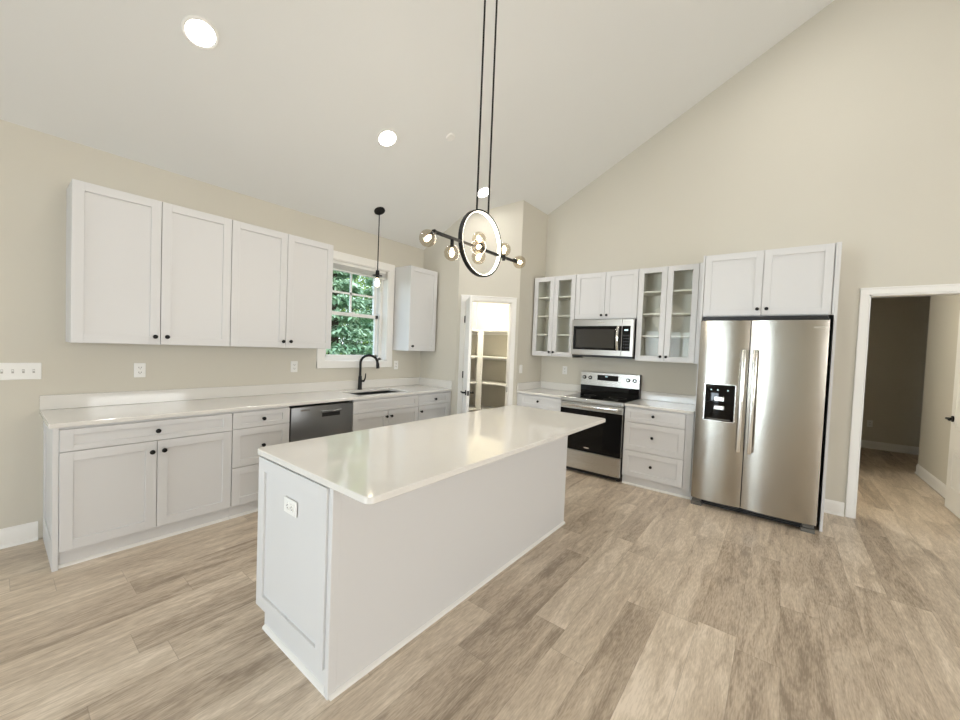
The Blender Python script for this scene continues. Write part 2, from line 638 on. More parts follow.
# hallway ------------------------------------------------------------------
HX = XB + .11
m = MB()
m.box(6.6, 9.15, -4.55, -4.45, 0, 2.7).box(6.6, 6.7, -4.5, -2.8, 0, 2.7).box(HX, 6.7, -2.9, -2.8, 0, 2.7)  # unseen alcove added so its walls keep the lamp off the far wall
m.box(9.15, 9.25, -8.6, -4.40, 0, 2.7)
m.box(HX, 7.55, -5.72, -5.62, 0, 2.7)
m.box(7.45, 7.55, -8.5, -5.72, 0, 2.7)
m.box(7.45, 9.15, -8.6, -8.5, 0, 2.7)
struct(m.build('wall_hall', M_WALL, smooth=False), 'greige hallway walls beyond the doorway with an added unseen alcove')
struct(MB().box(HX - .02, 9.3, -8.7, -2.75, 2.60, 2.72).build('ceiling', M_CEIL, smooth=False), 'hallway ceiling')

hl = thing('hall_fill_light', 'unseen round light added in the hall alcove to brighten the hall wall', 'ceiling light', (5.85, -3.75, 2.60))  # lamp added out of view to brighten the hall wall and open door
MB().lathe([(0, 0), (.13, 0), (.13, -.02), (0, -.022)], seg=28).build('base', M_TRIM, hl)
MB().lathe([(.115, -.021), (.10, -.06), (.05, -.08), (0, -.085)], seg=28).build('diffuser', emit('hall_fill_diffuser', (1, .93, .78, 1), 3), hl)
l = bpy.data.lights.new('hall_fill_lamp', 'POINT')
l.energy = 75
l.color = (1, .95, .84)
l.shadow_soft_size = .1
lo = bpy.data.objects.new('hall_fill_lamp', l)
COL.objects.link(lo)
lo.parent = hl
lo.location = (0, 0, -.2)

# doorway casing
m = MB()
casing(m, -DY0 + .004 - .0, -DY1 - .004, DZ - .004, 0, -1, .062)
m.box(-DY0 - 0.0, -DY0 + .018, -.002, .112, 0, DZ).box(-DY1 - .018, -DY1, -.002, .112, 0, DZ).box(-DY0, -DY1, -.002, .112, DZ - .018, DZ)
m.move(Matrix.Translation((XB, 0, 0)) @ Matrix.Rotation(RB, 4, 'Z'))
struct(m.build('trim_2', M_TRIM), 'white casing around the hall doorway')


def skirting(name, p0, p1, n, label):
    """baseboard along p0->p1, n = outward normal (2D)"""
    p0, p1, n = Vector((*p0, 0)), Vector((*p1, 0)), Vector((*n, 0))
    prof = [(0, 0), (.026, 0), (.024, .010), (.014, .020), (.014, .100), (.008, .122), (0, .130)]
    mm = MB()
    mm.prism([p0 + n * a + Vector((0, 0, b)) for a, b in prof], p1 - p0)
    return struct(mm.build(name, M_TRIM), label)


skirting('baseboard_front', (XL, 0), (-.03, 0), (0, -1), 'white baseboard left of the base cabinets')
skirting('baseboard_right', (XB, -4.43), (XB, DY0 + .065), (-1, 0), 'short white baseboard between refrigerator and hall doorway')
skirting('baseboard_right', (XB, DY1 - .065), (XB, YBK), (-1, 0), 'white baseboard right of the hall doorway')
skirting('baseboard_hall', (HX, -5.62), (7.55, -5.62), (0, 1), 'white baseboard beside the open hall door')
skirting('baseboard_hall', (9.15, -8.5), (9.15, -4.56), (-1, 0), 'white baseboard at the far dark hall wall')
skirting('baseboard_hall', (7.55, -8.5), (7.55, -5.62), (1, 0), 'white baseboard around the hall corner')
skirting('baseboard_left', (XL, 0), (XL, -.5), (1, 0), 'white baseboard of the left wall')
skirting('baseboard_left', (XL, -2.5), (XL, YBK), (1, 0), 'white baseboard of the left wall beyond the patio door')
skirting('baseboard_back', (XL, YBK), (XB, YBK), (0, 1), 'white baseboard of the back wall')

# ------------------------------------------------------------------ window_1
wf = MB()
cs = .086
wf.box(WX0 - cs, WX0 + .004, -.018, 0, WZ0 - .07, WZ1 + cs, .003)
wf.box(WX1 - .004, WX1 + cs, -.018, 0, WZ0 - .07, WZ1 + cs, .003)
wf.box(WX0 - cs, WX1 + cs, -.0185, 0, WZ1 - .004, WZ1 + cs, .003)
wf.box(WX0 - cs, WX1 + cs, -.0185, 0, WZ0 - .075, WZ0 + .004, .003)
for a, b in ((WX0, WX0 + .012), (WX1 - .012, WX1)):
    wf.box(a, b, -.005, .11, WZ0, WZ1)
wf.box(WX0, WX1, -.005, .11, WZ1 - .012, WZ1).box(WX0, WX1, -.005, .11, WZ0, WZ0 + .012)
win = struct(wf.build('window_1', M_TRIM), 'white double hung window over the sink')
fr = MB()
for a, b in ((WX0, WX0 + .05), (WX1 - .05, WX1)):
    fr.box(a, b, .10, .19, WZ0, WZ1)
fr.box(WX0, WX1, .10, .19, WZ1 - .05, WZ1).box(WX0, WX1, .10, .19, WZ0, WZ0 + .04)
fr.build('outer_frame', M_PLASTIC, win)
gx0, gx1, zm = 2.155, 2.845, 1.815


def sash(name, z0, z1, y, grid):
    s = MB()
    s.box(gx0 - .03, gx0 + .01, y - .018, y + .018, z0, z1, .002).box(gx1 - .01, gx1 + .03, y - .018, y + .018, z0, z1, .002)
    s.box(gx0 - .03, gx1 + .03, y - .018, y + .018, z0, z0 + .042, .002).box(gx0 - .03, gx1 + .03, y - .018, y + .018, z1 - .042, z1, .002)
    if grid:
        s.box(2.488, 2.512, y - .008, y + .008, z0, z1).box(gx0, gx1, y - .008, y + .008, 2.06, 2.084)
    o = s.build(name, M_PLASTIC, win)
    MB().box(gx0, gx1, y - .003, y + .003, z0 + .03, z1 - .03).build('pane', M_GLASS, o)


sash('upper_sash', zm - .02, WZ1 - .045, .165, True)
sash('lower_sash', WZ0 + .035, zm + .02, .128, False)
lk = MB().box(2.47, 2.53, .10, .125, zm + .02, zm + .032, .003)
lk.build('sash_lock', M_PLASTIC, win)
bl = thing('window_blind', 'white slatted blind pulled up tight at the top of the window', 'blind', (2.5075, .05, WZ1 - .012))
MB().box(-.41, .41, -.026, .026, -.035, -.0, .003).build('headrail', M_PLASTIC, bl)
sl = MB()
for k in range(5):
    sl.box(-.408, .408, -.025, .025, -.045 - k * .011, -.041 - k * .011)
sl.build('slats', M_PLASTIC, bl)
MB().box(-.408, .408, -.025, .025, -.108, -.094, .002).build('bottom_rail', M_PLASTIC, bl)


# ------------------------------------------------------------------ cabinets
def knob(parent, x, y, z):
    m = MB()
    m.lathe([(0, 0), (.008, 0), (.0065, .004), (.006, .014), (.013, .019), (.0158, .024), (.0150, .030), (.009, .033), (0, .034)], (x, y, z), (0, -1, 0), 20)
    return m.build('knob', M_BLACK, parent)


def shaker(name, parent, x0, x1, z0, z1, yb, knobs=(), rail=.060, pane=False, t=.020, mat=None):
    """shaker front; back face at yb, front at yb - t"""
    g = .002
    x0, x1, z0, z1 = x0 + g, x1 - g, z0 + g, z1 - g
    m = MB()
    yf = yb - t
    rz = min(rail, (z1 - z0) * .27)
    m.box(x0, x0 + rail, yf, yb, z0, z1, .0015, 1)
    m.box(x1 - rail, x1, yf, yb, z0, z1, .0015, 1)
    m.box(x0 + rail - .001, x1 - rail + .001, yf, yb, z1 - rz, z1, .0015, 1)
    m.box(x0 + rail - .001, x1 - rail + .001, yf, yb, z0, z0 + rz, .0015, 1)
    if not pane:
        m.box(x0 + rail - .004, x1 - rail + .004, yf + .011, yb - .002, z0 + rz - .004, z1 - rz + .004)
    o = m.build(name, mat or M_CAB, parent)
    if pane:
        MB().box(x0 + rail - .006, x1 - rail + .006, yf + .010, yf + .013, z0 + rz - .006, z1 - rz + .006).build('glass_pane', M_CABGLASS, o)
    for kx, kz in knobs:
        knob(o, kx, yf, kz)
    return o


def base_body(root, w, d=.612, hollow=False):
    b = MB()
    if hollow:      # open top for the sink bowl
        b.box(0, .018, -d, -.002, .10, .884).box(w - .018, w, -d, -.002, .10, .884).box(0, w, -d, -.002, .10, .118)
        b.box(0, w, -.014, -.002, .10, .884).box(0, w, -d, -d + .019, .10, .884)
    else:
        b.box(0, w, -d, -.002, .10, .884)
    b.build('carcass', M_CAB, root)
    tk = MB()
    tk.box(0, w, -d + .022, -d + .04, 0.0, .10)
    tk.build('toe_kick', M_CAB, root)
    sh = MB()
    y = -d + .022
    sh.prism([(0.001, y, 0), (0.001, y - .017, 0), (0.001, y - .014, .010), (0.001, y - .006, .016), (0.001, y, .019)], (w - .002, 0, 0))
    sh.build('shoe_molding', M_TRIM, root)


DB = -.612            # door back plane for base units
# --- window wall, left to right
c = thing('base_cabinet', 'wide white base cabinet at the far left, one drawer over two doors', 'cabinet', (0, 0, 0))
base_body(c, .953)
m = MB()
m.box(-.001, .018, -.628, -.002, 0, .884, .001)
for q in ((-.008, 0, -.628, -.565, .0, .884), (-.008, 0, -.07, -.002, .0, .884), (-.008, 0, -.565, -.07, .80, .884), (-.008, 0, -.565, -.07, .0, .165)):
    m.box(*q)
m.build('end_panel', M_CAB, c)
shaker('drawer', c, .018, .953, .729, .870, DB, [(.486, .800)])
shaker('door', c, .018, .4855, .108, .729, DB, [(.4855 - .030, .655)])
shaker('door', c, .4855, .953, .108, .729, DB, [(.4855 + .036, .657)])
c = thing('base_cabinet', 'narrow white base cabinet with three drawers left of the dishwasher', 'cabinet', (.955, 0, 0))
base_body(c, .453)
for z0, z1, kz in ((.735, .870, .803), (.42, .735, .578), (.108, .42, .265)):
    shaker('drawer', c, 0, .453, z0, z1, DB, [(.229, kz)])
c = thing('base_cabinet', 'white sink base cabinet with a plain false front over two doors, under the window', 'cabinet', (2.052, 0, 0))
base_body(c, .903, hollow=True)
shaker('false_front', c, 0, .903, .735, .870, DB)
shaker('door', c, 0, .4515, .108, .735, DB, [(.4515 - .033, .668)])
shaker('door', c, .4515, .903, .108, .735, DB, [(.4515 + .033, .668)])
c = thing('base_cabinet', 'white base cabinet with one drawer and one door between sink and pantry', 'cabinet', (2.957, 0, 0))
base_body(c, .580)
shaker('drawer', c, 0, .545, .735, .870, DB, [(.272, .803)])
shaker('door', c, 0, .545, .108, .735, DB, [(.035, .668)])
MB().box(.546, .5795, -.626, -.60, .10, .884).build('filler_strip', M_CAB, c)

# dishwasher
d = thing('dishwasher', 'dark stainless dishwasher built in between the drawers and the sink cabinet', 'dishwasher', (1.411, 0, 0))
MB().box(.004, .634, -.575, -.03, .095, .868).build('tub', M_BLKPLAST, d)
m = MB()
m.box(.006, .632, -.636, -.576, .115, .864, .006)
dd = m.build('door', M_STEELD, d)
MB().box(.30, .49, -.6385, -.634, .752, .800, .002).build('handle_pocket', M_BLKPLAST, dd)
m = MB()
m.box(.29, .50, -.650, -.637, .792, .812, .004)
m.build('handle_lip', M_STEELD, dd)
MB().box(.09, .18, -.6375, -.635, .825, .838).build('badge', M_DKGREY, dd)
MB().box(.005, .633, -.57, -.55, 0, .10).build('toe_panel', M_BLKPLAST, d)


# --- window wall worktop
def rounded(x0, x1, y0, y1, r, corners, n=6):
    """ccw outline; corners: which of bl, br, tr, tl get radius r"""
    pts = []
    for key, cx, cy, a0 in (('bl', x0, y0, PI), ('br', x1, y0, 1.5 * PI), ('tr', x1, y1, 0), ('tl', x0, y1, .5 * PI)):
        if key in corners:
            ox = cx + (r if cx == x0 else -r)
            oy = cy + (r if cy == y0 else -r)
            pts += [(ox + r * math.cos(a0 + .5 * PI * k / n), oy + r * math.sin(a0 + .5 * PI * k / n)) for k in range(n + 1)]
        else:
            pts.append((cx, cy))
    return pts


SX0, SX1, SY0, SY1 = 2.185, 2.865, -.545, -.165
w = thing('worktop', 'long white quartz worktop along the window wall with a low upstand', 'countertop', (-.026, 0, .886))
m = MB()
X0 = .026
m.box(0, SX0 + X0, -.648, -.001, 0, .028, .003).box(SX1 + X0, XR + X0 - .001, -.648, -.001, 0, .028, .003)
m.box(SX0 + X0 - .004, SX1 + X0 + .004, -.648, SY0, 0, .028, .003).box(SX0 + X0 - .004, SX1 + X0 + .004, SY1, -.001, 0, .028, .003)
m.build('slab', M_QUARTZ, w)
m = MB()
m.box(0, XR + X0 - .001, -.020, -.001, .0285, .130, .002)
m.box(XR + X0 - .021, XR + X0 - .001, -.640, -.020, .0285, .130, .002)
m.build('backsplash', M_QUARTZ, w)

s = thing('sink', 'undermount stainless sink set into the worktop below the window', 'sink', (2.525, -.355, .70))
m = MB()
hw, hd, dp = (SX1 - SX0) / 2 + .005, (SY1 - SY0) / 2 + .005, .1855
m.box(-hw, hw, -hd, hd, -.008, 0)
m.box(-hw, -hw + .006, -hd, hd, 0, dp).box(hw - .006, hw, -hd, hd, 0, dp).box(-hw, hw, -hd, -hd + .006, 0, dp).box(-hw, hw, hd - .006, hd, 0, dp)
m.build('basin', M_STEELD, s)
MB().lathe([(0, .001), (.028, .001), (.045, .003), (.047, 0)], (0, .05, 0)).build('drain', M_CHROME, s)

f = thing('faucet', 'matte black gooseneck kitchen faucet behind the sink', 'faucet', (2.50, -.085, .9148))
MB().lathe([(0, 0), (.027, 0), (.027, .008), (.024, .014), (.022, .09), (.019, .16), (0, .16)]).build('body', M_BLACK, f)
pts = [(0, 0, .14), (0, 0, .30)]
for k in range(13):
    a = PI - PI * 0.93 * k / 12
    pts.append((.085 + .085 * math.cos(a), -.05 * (1 + math.cos(a)), .32 + .092 * math.sin(a)))
MB().tube(pts, .0145, 14).build('spout', M_BLACK, f)
e = Vector(pts[-1])
MB().tube([e, e + Vector((.004, -.003, -.03)), e + Vector((.007, -.005, -.085))], .016, 14, [.0155, .0185, .021]).build('spray_head', M_BLACK, f)
m = MB()
m.cyl((.015, 0, .10), (.05, -.01, .10), .012)
m.tube([(.048, -.01, .10), (.062, -.013, .13), (.068, -.014, .19)], .008, 10, [.010, .008, .006])
m.build('lever', M_BLACK, f)


# --- wall cabinets
def wall_cab(label, loc, rotz, w, d, h, doors, glassy=False, name='wall_cabinet', shelves=()):
    """doors: list of (x0, x1, knob_x, knob_z)"""
    c = thing(name, label, 'cabinet', loc, rotz)
    b = MB()
    if glassy:
        b.box(0, .018, -d, -.001, 0, h).box(w - .018, w, -d, -.001, 0, h).box(0, w, -d, -.001, h - .018, h).box(0, w, -d, -.001, 0, .018)
        b.box(.010, w - .010, -.012, -.001, .010, h - .010)
        b.box(.018, .035, -d, -d + .019, .018, h - .018).box(w - .035, w - .018, -d, -d + .019, .018, h - .018)
        b.box(w / 2 - .022, w / 2 + .022, -d, -d + .019, .018, h - .018)
        b.build('carcass', M_CABIN, c)
        for z in shelves:
            MB().box(.019, w - .019, -d + .025, -.014, z - .010, z + .010).build('shelf', M_CABIN, c)
    else:
        b.box(.005, w - .002, -d, -.001, .003, h - .003, .001)
        b.build('carcass', M_CAB, c)
    for x0, x1, kx, kz in doors:
        shaker('door', c, x0, x1, .004, h - .004, -d, [(kx, kz)], pane=glassy, rail=.060)
    return c


UZ, UH, UD = 1.393, 1.091, .305
wall_cab('white wall cabinet pair of doors farthest left above the long worktop', (.09, 0, UZ), 0, .939, UD, UH, [(0, .4695, .4695 - .034, .064), (.4695, .939, .4695 + .038, .066)])
wall_cab('white two door wall cabinet immediately left of the window', (1.030, 0, UZ), 0, .938, UD, UH, [(0, .469, .469 - .030, .064), (.469, .938, .469 + .040, .066)])
wall_cab('slim white single door wall cabinet right of the window', (3.032, 0, UZ), 0, .476, UD, UH, [(0, .476, .052, .066)])
B_ = lambda y, z: (XB, y, z)
SHV = (.297, .554, .812)
wall_cab('white glass fronted wall cabinet left of the microwave', B_(-1.287, UZ), RB, .620, UD, UH, [(0, .310, .310 - .030, .060), (.310, .620, .310 + .030, .060)], True, shelves=SHV)
wall_cab('short white two door wall cabinet above the microwave', B_(-1.909, 1.889), RB, .787, UD, .595, [(0, .3935, .3935 - .030, .050), (.3935, .787, .3935 + .036, .050)])
c = wall_cab('white glass fronted wall cabinet between microwave and refrigerator', B_(-2.698, UZ), RB, .630, UD, UH, [(0, .315, .315 - .030, .060), (.315, .630, .315 + .030, .060)], True, shelves=SHV)
MB().box(.631, .701, -.322, -.30, 0, UH, .001).build('filler_strip', M_CAB, c)

# refrigerator surround
c = thing('refrigerator_cabinet', 'white cabinet over the refrigerator with tall side panels to the floor', 'cabinet', B_(-3.402, 0), RB)
MB().box(.020, 1.005, -.590, -.001, 1.875, 2.490).build('carcass', M_CAB, c)
MB().box(.0005, .0185, -.612, -.001, 0, 2.490, .001).build('side_panel', M_CAB, c)
MB().box(1.006, 1.026, -.612, -.001, 0, 2.490, .001).build('side_panel', M_CAB, c)
shaker('door', c, .0205, .498, 1.878, 2.486, -.592, [(.498 - .030, 1.938)])
shaker('door', c, .498, .985, 1.878, 2.486, -.592, [(.498 + .040, 1.938)])
MB().box(.992, 1.0055, -.612, -.59, 1.875, 2.490).build('filler_strip', M_CAB, c)

# --- range wall base units
c = thing('base_cabinet', 'white base cabinet between the pantry corner and the range', 'cabinet', B_(-1.268, 0), RB)
base_body(c, .662)
MB().box(.001, .035, -.628, -.60, .10, .884).build('filler_strip', M_CAB, c)
shaker('drawer', c, .035, .660, .729, .870, DB, [(.335, .805)])
shaker('door', c, .035, .3475, .108, .729, DB, [(.317, .66)])
shaker('door', c, .3475, .660, .108, .729, DB, [(.378, .66)])
c = thing('base_cabinet', 'white three drawer base cabinet between range and refrigerator', 'cabinet', B_(-2.707, 0), RB)
base_body(c, .693)
for z0, z1, kz in ((.714, .870, .805), (.396, .714, .572), (.103, .396, .256)):
    shaker('drawer', c, .004, .622, z0, z1, DB, [(.310, kz)])
MB().box(.624, .693, -.626, -.60, .085, .884).build('filler_strip', M_CAB, c)

for y0, y1, label, ret in ((-1.266, -1.931, 'short white quartz worktop in the corner between pantry and range', True), (-2.706, -3.401, 'short white quartz worktop between range and refrigerator', False)):
    w = thing('worktop', label, 'countertop', B_(y0, .886), RB)
    L = y0 - y1
    MB().box(0, L, -.648, -.001, 0, .028, .003).build('slab', M_QUARTZ, w)
    m = MB()
    m.box(0, L, -.020, -.001, .0285, .130, .002)
    if ret:
        m.box(.001, .020, -.640, -.020, .0285, .130, .002)
    m.build('backsplash', M_QUARTZ, w)

# ------------------------------------------------------------------ range
r = thing('range', 'stainless electric range with black glass oven door', 'range', B_(-1.936, 0), RB)
RW = .766
MB().box(.002, RW - .002, -.635, -.02, .06, .895).build('body', M_BLKPLAST, r)
m = MB()
m.box(0, RW, -.672, -.09, .895, .916, .004)
ck = m.build('cooktop', M_BLKGLASS, r)
m = MB()
m.box(0, RW, -.678, -.640, .868, .917, .005)
m.build('front_rim', M_STEELX, ck)
for bx_, by_, br in ((.20, -.50, .105), (.56, -.50, .085), (.20, -.24, .075), (.56, -.24, .105)):
    mm = MB()
    mm.lathe([(br - .004, 0), (br - .004, .0006), (br, .0006), (br, 0)], (bx_, by_, .9162), seg=40)
    mm.build('burner_ring', M_DKGREY, ck)
m = MB()
m.prism([(0, -.085, 1.035), (0, -.075, 1.205), (0, -.060, 1.212), (0, -.018, 1.212), (0, -.018, 1.035)], (RW, 0, 0))
bgd = m.build('backguard', M_STEELX, r)
MB().box(.002, RW - .002, -.084, -.018, .905, 1.036).build('vent_band', M_BLKGLASS, bgd)
MB().box(RW - .0005, RW + .004, -.086, -.016, .905, 1.214).build('end_cap', M_BLKPLAST, bgd)
sl_ = math.atan2(.010, .17)
m = MB().box(.228, .502, -.0875, -.075, 1.108, 1.178, .002)
dsp = m.build('display_panel', M_BLKGLASS, bgd)
MB().box(.335, .365, -.0885, -.0865, 1.156, 1.164).build('clock_digits', M_DISPLAY, dsp)
for kx in (.048, .130, .628, .706):
    m = MB()
    m.lathe([(0, 0), (.026, 0), (.026, .006), (.020, .010), (.018, .030), (0, .032)], (kx, -.078, 1.135), (0, -1, .05), 20)
    m.box(kx - .004, kx + .004, -.112, -.100, 1.117, 1.153)
    kb = m.build('control_knob', M_BLKPLAST, bgd)
    MB().box(kx - .001, kx + .018, -.114, -.1085, 1.13, 1.145).build('knob_face', M_CHROME, kb)
m = MB()
m.box(.003, RW - .003, -.668, -.636, .285, .862, .004)
od = m.build('oven_door', M_STEELX, r)
MB().box(.004, RW - .004, -.6715, -.660, .288, .783, .002).build('door_glass', M_BLKGLASS, od)
m = MB()
m.box(.035, RW - .035, -.728, -.706, .812, .846, .008)
m.box(.045, .075, -.710, -.666, .815, .842, .003).box(RW - .075, RW - .045, -.710, -.666, .815, .842, .003)
m.build('handle', M_CHROME, od)
MB().lathe([(0, 0), (.035, 0), (.035, .001), (0, .001)], (0, 0, 0), (0, -1, 0), 24).move(Matrix.Translation((.36, -.6718, .335)) @ Matrix.Diagonal((1, 1, .22, 1))).build('badge', M_CHROME, od)
m = MB()
m.box(.003, RW - .003, -.668, -.636, .062, .281, .004)
m.build('storage_drawer', M_STEELX, r)
MB().box(.006, RW - .006, -.63, -.60, .02, .065).build('kick_plate', M_BLKPLAST, r)
for fx in (.05, RW - .05):
    for fy in (-.58, -.08):
        MB().cyl((fx, fy, 0), (fx, fy, .065), .018, 12).build('foot', M_BLKPLAST, r)

# ------------------------------------------------------------------ microwave
mw = thing('microwave', 'stainless over the range microwave with black window and curved handle', 'microwave', B_(-1.914, 1.425), RB)
MW, MH, MD = .778, .462, .36
MB().box(.004, MW - .004, -MD, -.002, .004, MH - .002).build('housing', M_BLKPLAST, mw)
m = MB()
m.box(0, .640, -MD - .038, -MD, .012, MH - .004, .003)
dr = m.build('door', M_STEELM, mw)
MB().box(.022, .638, -MD - .0405, -MD - .030, .078, MH - .085, .003).build('door_glass', M_BLKGLASS, dr)
MB().box(.060, .555, -MD - .0415, -MD - .035, .105, MH - .125, .002).build('window', M_MICROGLASS, dr)
hp = [(.598, -MD - .038, .092)] + [(.598, -MD - .046 - .030 * math.sin(PI * k / 10), .095 + .27 * k / 10) for k in range(11)] + [(.598, -MD - .038, .370)]
MB().tube(hp, .017, 12).build('handle', M_CHROME, dr)
m = MB()
m.box(.642, MW, -MD - .038, -MD, .012, MH - .004, .003)
cp = m.build('control_panel', M_STEELM, mw)
MB().box(.646, .742, -MD - .0405, -MD - .03, .078, MH - .085, .002).build('keypad', M_BLKGLASS, cp)
MB().box(.672, .715, -MD - .0415, -MD - .04, .318, .335).build('clock_digits', M_DISPLAY, cp)
for i in range(3):
    for j in range(5):
        MB().box(.662 + i * .026, .678 + i * .026, -MD - .0412, -MD - .04, .11 + j * .036, .125 + j * .036).build('button', M_BLKPLAST, cp)
MB().box(.01, MW - .01, -MD - .02, -.01, -.012, .012).build('vent_base', M_BLKPLAST, mw)
MB().box(.35, .43, -MD - .0395, -MD - .037, MH - .052, MH - .040).build('badge', M_CHROME, dr)

# ------------------------------------------------------------------ refrigerator
fr_ = thing('refrigerator', 'stainless side by side refrigerator with black ice dispenser', 'refrigerator', B_(-3.428, 0), RB)
FW = .955
MB().box(.006, FW - .004, -.655, -.03, .05, 1.842).build('body', M_BLKPLAST, fr_)


def fdoor(name, x0, x1):
    """door with a gently bowed front"""
    n = 14
    yb, yf, bow = -.660, -.722, .022
    out = [(x0, yb)]
    for k in range(n + 1):
        t = k / n
        x = x0 + (x1 - x0) * t
        e_ = 1 - abs(2 * t - 1) ** 3.0
        out.append((x, yf - bow * e_))
    out.append((x1, yb))
    m = MB()
    m.prism([(x, y, .075) for x, y in out], (0, 0, 1.748))
    o = m.build(name, M_STEEL, fr_)
    o.data.set_sharp_from_angle(angle=math.radians(50))
    return o


d1 = fdoor('freezer_door', 0, .406)
d2 = fdoor('fridge_door', .414, FW - .005)
m = MB()
for a, z in ((d1, 0),):
    pass
m = MB().box(.076, .318, -.7475, -.735, .865, 1.212, .010)
dsp = m.build('dispenser', M_BLKGLASS, d1)
m = MB()
for q in ((.066, .077, .857, 1.220), (.317, .328, .857, 1.220), (.066, .328, .857, .866), (.066, .328, 1.211, 1.220)):
    m.box(q[0], q[1], -.7485, -.735, q[2], q[3], .002)
m.build('dispenser_frame', M_CHROME, dsp)
MB().box(.155, .235, -.752, -.746, 1.055, 1.095, .003).build('paddle', M_CHROME, dsp)
MB().box(.155, .240, -.756, -.746, .972, 1.010, .003).build('paddle', M_CHROME, dsp)
for q in (.125, .180, .262):
    MB().box(q - .005, q + .005, -.7485, -.747, 1.155, 1.165).build('indicator', M_DISPLAY, dsp)
MB().box(.10, .29, -.75, -.746, .875, .885).build('drip_tray', M_DKGREY, dsp)
for xh, par in ((.372, d1), (.456, d2)):
    m = MB()
    m.box(xh - .017, xh + .017, -.800, -.772, .600, 1.555, .010, 3)
    m.box(xh - .011, xh + .011, -.775, -.720, .625, .665, .003).box(xh - .011, xh + .011, -.775, -.720, 1.490, 1.530, .003)
    m.build('handle', M_CHROME, par)
MB().box(.845, .925, -.7385, -.73, 1.752, 1.766, .001).build('badge', M_CHROME, d2)
MB().box(.01, FW - .01, -.66, -.05, 1.842, 1.868, .003).build('hinge_cover', M_BLKPLAST, fr_)
m = MB()
m.box(.02, FW - .02, -.665, -.60, .012, .070)
for k in range(3):
    m.box(.10, FW - .10, -.672, -.66, .020 + k * .017, .028 + k * .017)
m.build('base_grille', M_BLKPLAST, fr_)
for a in (.0, FW - .105):
    m = MB()
    m.box(a, a + .095, -.722, -.62, .0, .034, .003).box(a + .008, a + .085, -.715, -.62, .040, .060, .003)
    m.box(a + .02, a + .07, -.70, -.64, .03, .072)
    m.build('roller_foot', M_DKGREY, fr_)

# ------------------------------------------------------------------ island
IX0, IX1, IY0, IY1 = .602, 2.785, -2.672, -1.985
isl = thing('island_cabinet', 'white kitchen island cabinet in the middle of the floor', 'island', (IX0, IY1, 0))
LX, LY = IX1 - IX0, IY1 - IY0
MB().box(.020, LX - .02, -LY + .02, -.024, .098, .884).build('carcass', M_CAB, isl)
m = MB()
m.box(.030, LX - .03, -.075, -.058, 0, .10)
m.box(.022, LX - .02, -LY + .03, -.06, 0, .10)
m.build('toe_kick', M_CAB, isl)
# shaker end panel facing the camera side (-x): build facing -y then turn
ep = MB()
pw = LY - .045
for q in ((0, .062, 0, .766), (pw - .062, pw, 0, .766)):
    ep.box(q[0], q[1], -.020, 0, q[2], q[3], .0015, 1)
ep.box(.06, pw - .06, -.020, 0, .700, .766, .0015, 1).box(.06, pw - .06, -.020, 0, 0, .066, .0015, 1).box(.058, pw - .058, -.008, 0, .06, .705)
ep.move(Matrix.Translation((.020, -.006, .106)) @ Matrix.Rotation(RB, 4, 'Z'))
ep.build('end_panel', M_CAB, isl)
m = MB()
m.box(.004, .045, -LY, -LY + .022, .0, .884, .002).box(.0085, .022, -LY + .018, -LY + .036, 0, .884, .002)
m.build('corner_post', M_CAB, isl)
m = MB()
m.box(.045, LX, -LY + .004, -LY + .022, .0, .884, .001)
m.build('back_panel', M_CAB, isl)
m = MB()
m.box(LX - .022, LX - .003, -LY + .02, -.02, 0, .884, .001)
m.build('far_end_panel', M_CAB, isl)
m = MB()
qr = [(0, 0), (.016, 0), (.014, .009), (.007, .015), (0, .018)]
m.prism([(.012, -LY + .004 - a, b) for a, b in qr], (LX - .012, 0, 0))
m.prism([(.022 - a, -LY + .01, b) for a, b in qr], (0, LY - .08, 0))
m.build('shoe_molding', M_TRIM, isl)
for k in range(3):
    x0 = .03 + k * (LX - .06) / 3
    wv = (LX - .06) / 3
    for h_ in (0, 1):
        dm = MB()
        g0 = x0 + h_ * wv / 2 + .002
        g1 = x0 + (h_ + 1) * wv / 2 - .002
        for q in ((g0, g0 + .06, .11, .865), (g1 - .06, g1, .11, .865), (g0, g1, .805, .865), (g0, g1, .11, .17)):
            dm.box(q[0], q[1], -.024, -.004, q[2], q[3])
        dm.box(g0 + .05, g1 - .05, -.024, -.013, .15, .82)
        do = dm.build('door', M_CAB, isl)
        km = MB()
        kx = g1 - .03 if h_ == 0 else g0 + .03
        km.lathe([(0, 0), (.008, 0), (.006, .004), (.006, .014), (.0158, .024), (.009, .033), (0, .034)], (kx, -.004, .80), (0, 1, 0), 16)
        km.build('knob', M_BLACK, do)
it = MB()
it.prism([(x, y, .885) for x, y in rounded(.592, 2.985, -2.925, -1.970, .035, ('bl', 'br', 'tr', 'tl'))], (0, 0, .029))
es = [e_ for e_ in it.bm.edges if abs(e_.verts[0].co.z - e_.verts[1].co.z) < 1e-6]
bmesh.ops.bevel(it.bm, geom=es, offset=.003, segments=1, profile=.5, affect='EDGES')
tag(it.build('island_worktop', M_QUARTZ), 'polished white quartz slab overhanging the island', 'countertop')


